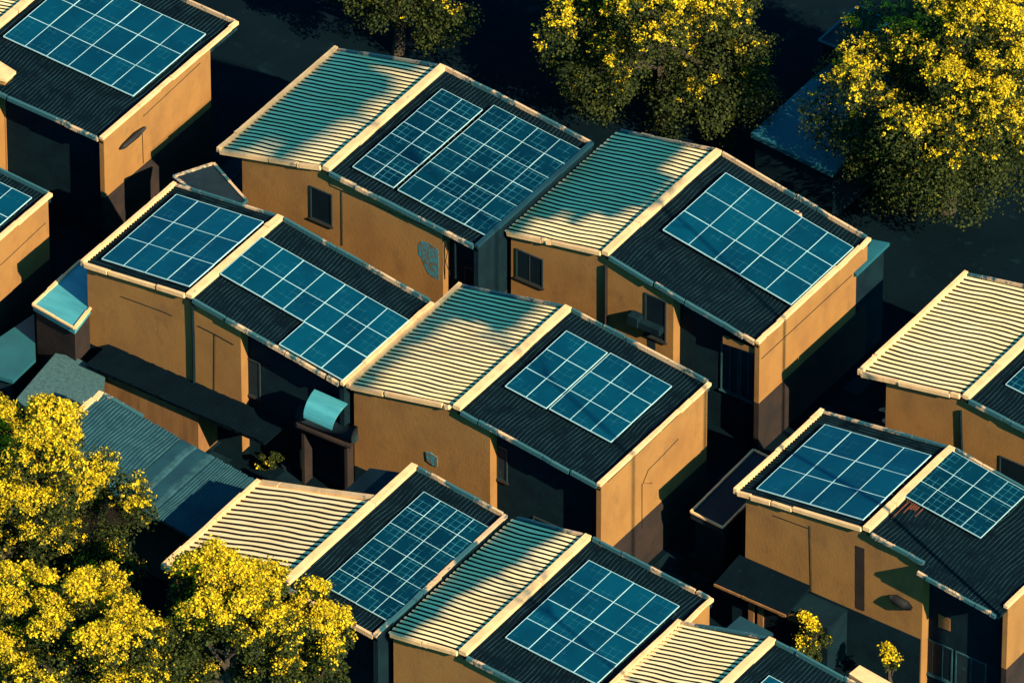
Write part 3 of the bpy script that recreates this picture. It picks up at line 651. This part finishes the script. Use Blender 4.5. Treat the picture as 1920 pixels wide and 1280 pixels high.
# alley clutter
lw_ = MB(); a = at(588,868,.5); b = at(720,930,.5); lw_.bar(a-Vector((0,0,.5)), b-Vector((0,0,.5)), .35, .5); o = lw_.build('low_wall', M['tealwall'], loc=(a.x,a.y,0)); tag(o, 'low dark wall in the alley between central house and bottom row', 'wall')
for i,(px_,py_,s_) in enumerate(((450,790,.5),(505,805,.45),(555,870,.6))):
    p = at(px_,py_,0); mb = MB(); rd = random.Random(i)
    for _ in range(6): blob(mb, (p.x+rd.uniform(-s_,s_),p.y+rd.uniform(-s_,s_),0), s_*rd.uniform(.3,.8), rd, .9)
    o = mb.build('debris_heap', M['tealwall'], loc=(p.x,p.y,0)); tag(o, ('dark debris heap against the porch below the long array','dark debris heap nearest the dark tank stand','dark debris heap beside the low alley wall')[i], 'debris', 'debris heaps in the alley')
tree('tiny dark green bush at the foot of the bright wall right of the middle', T(1432,765,.6), (.4,.4,.6), 9, .8, 700, 'small plants', .06, 'bush', 8)
tree('scruffy dark bush in the alley below the tank', T(505,862,.5), (.9,.7,.5), 10, .03, 1500, 'small plants', .06, 'bush', 10)
# added unseen leaf screens right of frame, each shaped to shade a cream roof
def shade_caster(label, strip, t, shade, seed, dens=15000, leaf=.2):
    xl, zl, xr, zr, y0, y1 = strip; rg = np.random.default_rng(seed); Sv = np.array(S)
    u = rg.random(dens); v = rg.random(dens)
    keep = np.array([shade(a, b) for a, b in zip(u, v)]); keep &= (rg.random(dens) < .96); u = u[keep]; v = v[keep]
    P = np.stack([xl+(xr-xl)*u, y0+(y1-y0)*v, zl+(zr-zl)*u], 1)
    P = P+Sv[None]*(t+rg.normal(size=len(u))*.9)[:,None]
    c = P.mean(0); root = empty('shade_caster', (c[0],c[1],0), label, 'tree', 'added shade casters beyond the right edge'); loc = np.array([c[0],c[1],0.])
    nn = rg.normal(size=P.shape)+Sv; nn /= np.linalg.norm(nn,axis=1)[:,None]
    quadmesh('crown', quads(P, nn, rg.uniform(.7,1.2,len(P))*leaf, rg)-loc, M['leaf'], root)
    tb = MB(); base = Vector((c[0],c[1],0)); top = Vector(c)
    tb.tube([base, base.lerp(top,.5), top], [.12,.10,.06], 8)
    for k in rg.choice(len(P), 9, replace=False): tb.tube([base.lerp(top,rg.uniform(.9,.98)), Vector(P[k])], [.05,.02], 5)
    tb.build('trunk', M['bark'], root)
def nz(a, s=0): return .5+.5*math.sin(a*19+s)*math.sin(a*7.3+2*s)
def shB(u, v):
    if v > .42: return u < .64+.16*(v-.42)+.12*nz(v,1) - (.3 if (.86 < v < .93 and u > .45) else 0)
    return u < .14+.34*v/.42+.04*nz(v) or abs(u-.52+.05*v) < .06+.42*max(0,v-.02)*.75
def shD(u, v):
    if u > .86-.2*(v > .72)*(nz(v,3) > .4): return False
    lim = .12+.16*abs(math.sin(u*13+.4))+.10*u+.08*(u > .6)
    return v > lim or u < .10
def shC(u, v):
    return u < .10+.10*nz(v,.6)*.6+.22*v**3 or (v > .78-.10*nz(u,2) and u < .74)
def shJ(u, v):
    return u < .16+.26*v+.30*max(0,v-.35)+.07*nz(v,1.3)
shade_caster('added unseen leaf screen beyond the right edge shading the upper middle cream roof', (-14.94,6.45,-8.75,8.0,-2.6,6.9), 76, shB, 31)
shade_caster('added unseen leaf screen beyond the right edge shading the cream roof right of the middle', (-.08,6.8,5.55,8.0,-.45,8.9), 52, shD, 32)
shade_caster('added unseen leaf screen beyond the right edge shading the rim of the central cream roof', (.35,6.6,6.45,8.0,-13.75,-4.8), 62, shC, 33)
shade_caster('added unseen leaf screen beyond the right edge shading the bottom half shaded cream roof', (12.55,7.3,16.6,8.0,-27.9,-18.0), 53, shJ, 34)

# dark bands low on the house fronts, rusty sheet
def lower_front(parent, x0, x1, y, h, mt='dkwall'):
    mb = MB(); mb.box(x0, x1, y-.02, y-.002, 0, h); mb.build('lower_wall', M[mt], parent)
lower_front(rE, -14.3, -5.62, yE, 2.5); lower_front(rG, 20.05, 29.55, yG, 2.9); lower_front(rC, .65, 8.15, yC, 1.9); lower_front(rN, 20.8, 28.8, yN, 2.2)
pa = at(1692,955,7.2); ru = MB(); zz = lambda x: 7.915+(x-26.6)*(6.88-7.88)/7.6; rdr = random.Random(8)
for k in range(16):
    x = pa.x-.3+k*.105; ya_ = pa.y+.9-abs(k-7)*.04; yl = rdr.uniform(.5,2.3)*(1.1-abs(k-7)/14)
    ru.hexa([(x,ya_-yl,zz(x)),(x+.075,ya_-yl,zz(x)),(x+.075,ya_,zz(x)),(x,ya_,zz(x)),(x+.02,ya_-yl,zz(x)+.02),(x+.055,ya_-yl,zz(x)+.02),(x+.075,ya_,zz(x)+.02),(x,ya_,zz(x)+.02)])
ru.build('rusty_roof_patch', M['rust'], rG)

# paved yards between the houses: slabs with open joints
def paving(x0, x1, y0, y1, sx, sy, seed):
    rd = random.Random(seed); mb = MB(); x = x0
    while x < x1:
        y = y0+rd.uniform(-.4,0)
        while y < y1:
            if rd.random() < .93:
                h = rd.uniform(.012,.035); mb.box(x+.02, min(x+sx,x1)-.02, y+.02, y+sy-.02, -.02, h, 0 if rd.random() < .7 else 1)
            y += sy
        x += sx
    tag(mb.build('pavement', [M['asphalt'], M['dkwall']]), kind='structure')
paving(14.7,19.2,-16,9,.9,1.3,1); paving(-19,-15.2,-12,8,1.1,1.1,2); paving(-14,14,-6.4,-3.0,1.2,.8,3); paving(14.9,30,10,17,1.6,1.1,4); paving(-14,22,-18,-14.2,1.2,.9,5); paving(20,34,-18.5,-12.5,.9,1.3,6)

def crate(px_, py_, sz, rot, label):
    p = at(px_, py_, 0); root = empty('crate', (p.x,p.y,.04), label, 'crate', 'crates standing in the alleys', (0,0,rot)); LOCAL.add(root.name)
    b = MB(); b.box(-sz/2,sz/2,-sz/2,sz/2,0,.05); b.build('base', M['tealroof'], root)
    w_ = MB()
    for k in range(4):
        z = .06+k*sz*.2; w_.box(-sz/2,sz/2,-sz/2-.03,-sz/2,z,z+sz*.15); w_.box(-sz/2,sz/2,sz/2,sz/2+.03,z,z+sz*.15); w_.box(-sz/2-.03,-sz/2,-sz/2,sz/2,z,z+sz*.15); w_.box(sz/2,sz/2+.03,-sz/2,sz/2,z,z+sz*.15)
    w_.build('slats', M['tealroof'], root)
crate(1230,992,.7,.4,'teal slatted crate on the ground below the bright side wall of the central house')
crate(1512,735,.8,.2,'teal slatted crate in the dark gap right of the bright wall')
